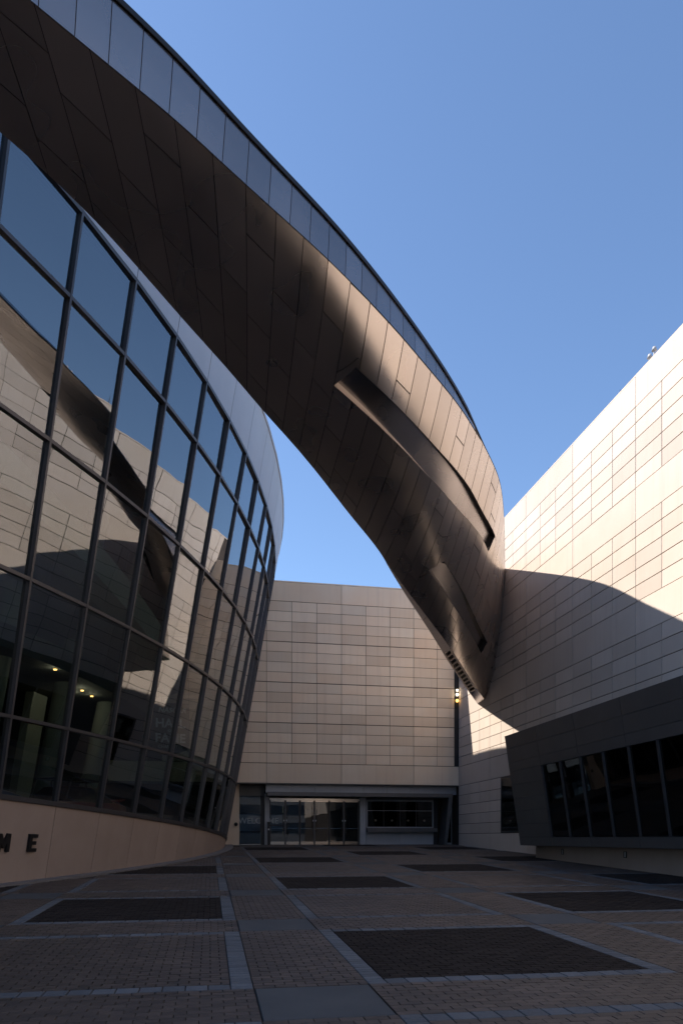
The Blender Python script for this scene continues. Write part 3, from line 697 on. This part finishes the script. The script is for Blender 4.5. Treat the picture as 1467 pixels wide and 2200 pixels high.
# ================================================================== SMALL THINGS
# three lamps one over the other in the corner
lf = thing('wall_lamp', W(13.53, BACKU - .06, 8.35), 'slim dark fitting with three lit globes in the corner between the stone walls', 'lamp')
MB().box(13.48, 13.58, BACKU - .05, BACKU + .02, 7.3, 9.4).out('mount', 'dark_trim', lf)
def sphere(name, c, r, mat, parent, seg=14):
    vs = []; fs = []
    for i in range(seg // 2 + 1):
        th = math.pi * i / (seg // 2)
        for j in range(seg): vs.append(Vector(c) + Vector((math.sin(th) * math.cos(2 * math.pi * j / seg), math.sin(th) * math.sin(2 * math.pi * j / seg), math.cos(th))) * r)
    fs = [(i * seg + j, (i + 1) * seg + j, (i + 1) * seg + (j + 1) % seg, i * seg + (j + 1) % seg) for i in range(seg // 2) for j in range(seg)]
    return obj(name, vs, fs, mat, parent, True)
for z_, r_, m_ in ((8.22, .07, 'lamp_white'), (7.98, .085, 'lamp_white'), (7.64, .09, 'lamp_warm')):
    sphere('globe', W(13.53, BACKU - .16, z_), r_, m_, lf); MB().tube(W(13.53, BACKU - .16, z_ + r_ * .7), W(13.53, BACKU - .16, z_ + r_ + .07), .045, 10).out('cap', 'dark_trim', lf)
# step lights in the plinth
for (u_, z_), lab in zip(((24.2, -.51), (20.2, -.52), (16.83, -.53)), ('small framed step light in the plinth, farthest one under the bay', 'small framed step light in the plinth, middle one under the bay', 'small framed step light in the plinth, nearest one under the bay')):
    s = thing('step_light', W(12.65, u_, z_), lab, 'light', 'step lights in the plinth')
    q = MB(); a, h = .075, .10
    q.box(12.625, 12.66, u_ - a, u_ - a + .022, z_ - h, z_ + h).box(12.625, 12.66, u_ + a - .022, u_ + a, z_ - h, z_ + h).box(12.625, 12.66, u_ - a + .022, u_ + a - .022, z_ - h, z_ - h + .022).box(12.625, 12.66, u_ - a + .022, u_ + a - .022, z_ + h - .022, z_ + h)
    q.out('frame', 'dark_trim', s); MB().box(12.638, 12.655, u_ - a + .022, u_ + a - .022, z_ - h + .022, z_ + h - .022).out('lens', 'column_grey', s)
# things on the parapet of the right-hand wall
s = thing('roof_sensor', W(WALLV + .35, 20.95, 15.2), 'small pale sensor pair on the stone parapet against the sky', 'sensor')
for dv, du, h in ((0, 0, .42), (0, -.24, .5)):
    MB().tube(W(WALLV + .3 + dv, 20.95 + du, 15.1), W(WALLV + .3 + dv, 20.95 + du, 15.1 + h), .03).out('post', 'column_grey', s)
    MB().tube(W(WALLV + .3 + dv, 20.95 + du, 15.1 + h), W(WALLV + .3 + dv, 20.95 + du, 15.22 + h), .085, 12, .05).out('head', 'column_grey', s, True)
for u_, lab in ((22.65, 'thin dark lightning rod on the parapet nearer the sensor pair'), (27.95, 'thin dark lightning rod on the parapet nearer the steel ribbon')):
    s = thing('lightning_rod', W(WALLV + .3, u_, 15.15), lab, 'rod', 'rods on the parapet')
    MB().tube(W(WALLV + .3, u_, 15.1), W(WALLV + .3, u_, 15.55), .018, 6, .008).out('rod', 'dark_trim', s); MB().tube(W(WALLV + .3, u_, 15.1), W(WALLV + .3, u_, 15.19), .05, 8).out('foot', 'dark_trim', s)
# round dark fitting on the wall end by the entrance, black post before the doors
s = thing('wall_camera', W(1.38, SU - .5, .72), 'small round black fitting on the pale wall beside the glass drum', 'camera')
MB().tube(W(1.38, SU - .5, .73), W(1.38, SU - .56, .73), .1, 16).out('mount', 'dark_trim', s); sphere('dome', W(1.38, SU - .57, .71), .085, 'letter_black', s)
s = thing('card_post', W(3.12, SU - .35, GZ), 'slim black post standing before the left end of the doors', 'post')
MB().box(3.08, 3.2, SU - .42, SU - .3, GZ, .78).out('post', 'dark_trim', s); MB().box(3.06, 3.22, SU - .46, SU - .29, .78, .86).out('cap', 'letter_black', s); MB().box(3.11, 3.17, SU - .425, SU - .42, .42, .5).out('button', 'print_white', s)
MB().box(3.2, 4.0, SU - .38, SU - .34, .66, .72).out('rail', 'dark_trim', s)
# welcome banner behind the entrance glass
s = thing('welcome_banner', W(2.6, SU + .5, .2), 'grey blue banner with white capitals behind the entrance glass', 'banner')
MB().box(1.5, 4.0, SU + .5, SU + .515, .38, 1.32).out('cloth', 'banner_blue', s)
MB().tube(W(1.45, SU + .5, 1.33), W(4.05, SU + .5, 1.33), .02).out('pole', 'chrome', s)
M4 = Matrix(((VX, 0, -UX, 0), (VY, 0, -UY, 0), (0, 1, 0, 0), (0, 0, 0, 1)))
M4.translation = Vector(W(2.65, SU + .492, .93)); text('lettering', 'WELCOME', .46, .003, 'print_white', s, M4, 0, .006)
# hanging sign inside the drum
s = thing('hanging_sign', (-6.35, 25.4, 3.0), 'dark shield shaped sign with grey lettering hanging inside the glass drum', 'sign')
Y_ = Vector((.30, -1, 0)).normalized(); X_ = Vector((1, .30, 0)).normalized(); c0 = Vector((-6.12, 25.6, EYE + 3.90))
def sgn(x, y, d=0.): return tuple(c0 + X_ * x + Vector((0, 0, y)) + Y_ * d)
shp = [(-.66, .92), (.66, .92), (.68, -.55), (.58, -.74), (.3, -.86), (0, -.92), (-.3, -.86), (-.58, -.74), (-.68, -.55)]
n = len(shp); vs = [sgn(x, y, -.03) for x, y in shp] + [sgn(x, y, .03) for x, y in shp]
obj('board', vs, [tuple(range(n)), tuple(range(2 * n - 1, n - 1, -1))] + [(i, n + i, n + (i + 1) % n, (i + 1) % n) for i in range(n)], 'banner_grey', s)
def sm(x, y):
    M = Matrix((X_, Vector((0, 0, 1)), Y_)).transposed().to_4x4(); M.translation = Vector(sgn(x, y, .036)); return M
text('lettering', 'NASCAR', .25, .003, 'print_white', s, sm(.06, .66), .25, .006)
text('lettering', 'HALL', .44, .003, 'print_white', s, sm(0, .18), 0, .012)
text('lettering', 'OF', .14, .003, 'print_white', s, sm(0, -.08), 0, .004)
text('lettering', 'FAME', .44, .003, 'print_white', s, sm(0, -.35), 0, .012)
text('lettering', 'CHARLOTTE', .15, .003, 'print_white', s, sm(0, -.65), 0, .002)
for x in (-.4, .4): MB().tube(sgn(x, .9), sgn(x, 1.5), .012, 6).out('cable', 'dark_trim', s)

# cars on show behind the glass
def car(name, loc, head, label, body_m, roof_m, rack, number):
    s = thing(name, loc, label, 'car', 'cars on show in the glass drum'); c, sn = math.cos(head), math.sin(head); L0 = Vector(loc)
    def T(x, y, z): return tuple(L0 + Vector((x * c - y * sn, x * sn + y * c, z)))
    prof = [(-2.35, .45, .62, .80), (-2.25, .30, .92, .86), (-1.6, .28, .98, .92), (-.9, .27, .96, .93), (.8, .27, .90, .93), (1.6, .27, .82, .92), (2.2, .30, .72, .86), (2.38, .40, .58, .74)]
    rows_ = []
    for x, zb_, zt, hw in prof:
        rows_.append([T(x, -hw * .9, zb_), T(x, -hw, (zb_ + zt) / 2), T(x, -hw * .96, zt - .06), T(x, -hw * .8, zt), T(x, 0, zt + .03), T(x, hw * .8, zt), T(x, hw * .96, zt - .06), T(x, hw, (zb_ + zt) / 2), T(x, hw * .9, zb_)])
    m_ = MB().grid(rows_); k = len(rows_[0]); m_.f += [tuple(range(k)), tuple(range(len(m_.v) - 1, len(m_.v) - 1 - k, -1))]
    body = m_.out('body', body_m, s, True)
    cab = [(-1.35, .96, .82), (-.75, 1.36, .66), (.25, 1.38, .64), (.95, .92, .80)]; r2 = []
    for x, zt, hw in cab: r2.append([T(x, -.84, .9), T(x, -hw, zt), T(x, 0, zt + .03), T(x, hw, zt), T(x, .84, .9)])
    MB().grid(r2).out('cabin', 'dark_glass', s, False)
    MB().grid([[T(x, -.64, 1.385), T(x, 0, 1.41), T(x, .64, 1.385)] for x in (-.78, .28)]).out('roof', roof_m, s)
    for x in (-1.45, 1.45):
        for y in (-.82, .82):
            wh = MB().tube(T(x, y - .11, .33), T(x, y + .11, .33), .33, 18).out('wheel', 'tyre', s); MB().tube(T(x, y - .115, .33), T(x, y + .115, .33), .19, 14).out('rim', 'chrome', wh)
    MB().hexa([T(-2.35, -.75, 1.08), T(-2.05, -.75, 1.02), T(-2.05, .75, 1.02), T(-2.35, .75, 1.08), T(-2.35, -.75, 1.12), T(-2.05, -.75, 1.04), T(-2.05, .75, 1.04), T(-2.35, .75, 1.12)]).tube(T(-2.2, -.6, .9), T(-2.2, -.6, 1.05), .02).tube(T(-2.2, .6, .9), T(-2.2, .6, 1.05), .02).out('spoiler', body_m, s)
    for y in (-.62, .62): MB().tube(T(2.28, y, .58), T(2.37, y, .57), .1, 12).out('headlight', 'column_grey', s)
    if rack:
        q = MB()
        for y in (-.6, .6):
            q.tube(T(-1.3, y, 1.0), T(-1.0, y, 1.62), .03).tube(T(-1.0, y, 1.62), T(.7, y, 1.62), .03).tube(T(.7, y, 1.62), T(1.05, y, .95), .03).tube(T(-.1, y, 1.0), T(-.1, y, 1.62), .03)
        for x in (-1.0, -.1, .7): q.tube(T(x, -.6, 1.62), T(x, .6, 1.62), .03)
        q.out('roll_cage', 'dark_trim', s)
    if number:
        M = Matrix(((c, 0, sn, 0), (sn, 0, -c, 0), (0, 1, 0, 0), (0, 0, 0, 1))); M.translation = Vector(T(-.1, -.945, .62)); text('number', number, .5, .004, 'print_white', s, M, .2, .01)
    return s
def inside(a, off): x, y, _ = C(a, 0, off); return (x, y, .3 - .028 * (a + 19.3) - .45 + EYE + .02)
def stand(a, off, head, label):
    x, y, z_ = inside(a, off); s = thing('display_plinth', (x, y, z_), label, 'plinth', 'plinths under the cars'); c, sn = math.cos(head), math.sin(head)
    p = [(x + a_ * c - b_ * sn, y + a_ * sn + b_ * c, zz_) for zz_ in (z_ - .2, z_ + .55) for a_, b_ in ((-2.7, -1.15), (2.7, -1.15), (2.7, 1.15), (-2.7, 1.15))]
    MB().hexa(p).out('block', 'interior_floor', s); p2 = [(x + a_ * c - b_ * sn, y + a_ * sn + b_ * c, zz_) for zz_ in (z_ + .552, z_ + .58) for a_, b_ in ((-2.72, -1.17), (2.72, -1.17), (2.72, 1.17), (-2.72, 1.17))]
    MB().hexa(p2).out('top', 'fascia_grey', s); return (x, y, z_ + .585)
h1 = R_(90 - 10.5); p1 = stand(-10.4, -2.7, h1, 'low grey plinth under the red car behind the glass')
car('show_car', p1, h1 + math.pi, 'dark red show car with a black roll cage behind the curved glass', 'car_red', 'car_red', True, '21')
h2 = R_(90 - 18.5); p2 = stand(-18.3, -2.7, h2, 'low grey plinth under the orange and blue car behind the glass')
car('show_car', p2, h2, 'orange and blue show car behind the glass over the letters', 'car_blue', 'car_orange', False, None)
# ------------------------------------------------------------------ city behind the viewer, seen only as reflections
def tower(v0, v1, u0, u1, zt, label, bands):
    s = thing('office_tower', W((v0 + v1) / 2, (u0 + u1) / 2, gz(-45)), label, 'building', 'towers seen mirrored in the glass')
    MB().box(v0, v1, u0, u1, -4, zt).out('wall', 'tower_wall', s)
    q = MB()
    for z_ in np.arange(1, zt - 2, bands): q.box(v0 - .05, v1 + .05, u0 - .05, u1 + .05, z_, z_ + bands * .55)
    tag(q.out('window_bands', 'tower_glass', s), kind='stuff'); MB().box(v0 + 2, v1 - 2, u0 + 2, u1 - 2, zt, zt + 3).out('roof', 'tower_wall', s)
tower(-6, 26, -95, -65, 46, 'banded grey office tower mirrored in the curved glass', 3.6)
tower(-52, -14, -80, -52, 26, 'lower banded block mirrored in the entrance doors', 3.4)
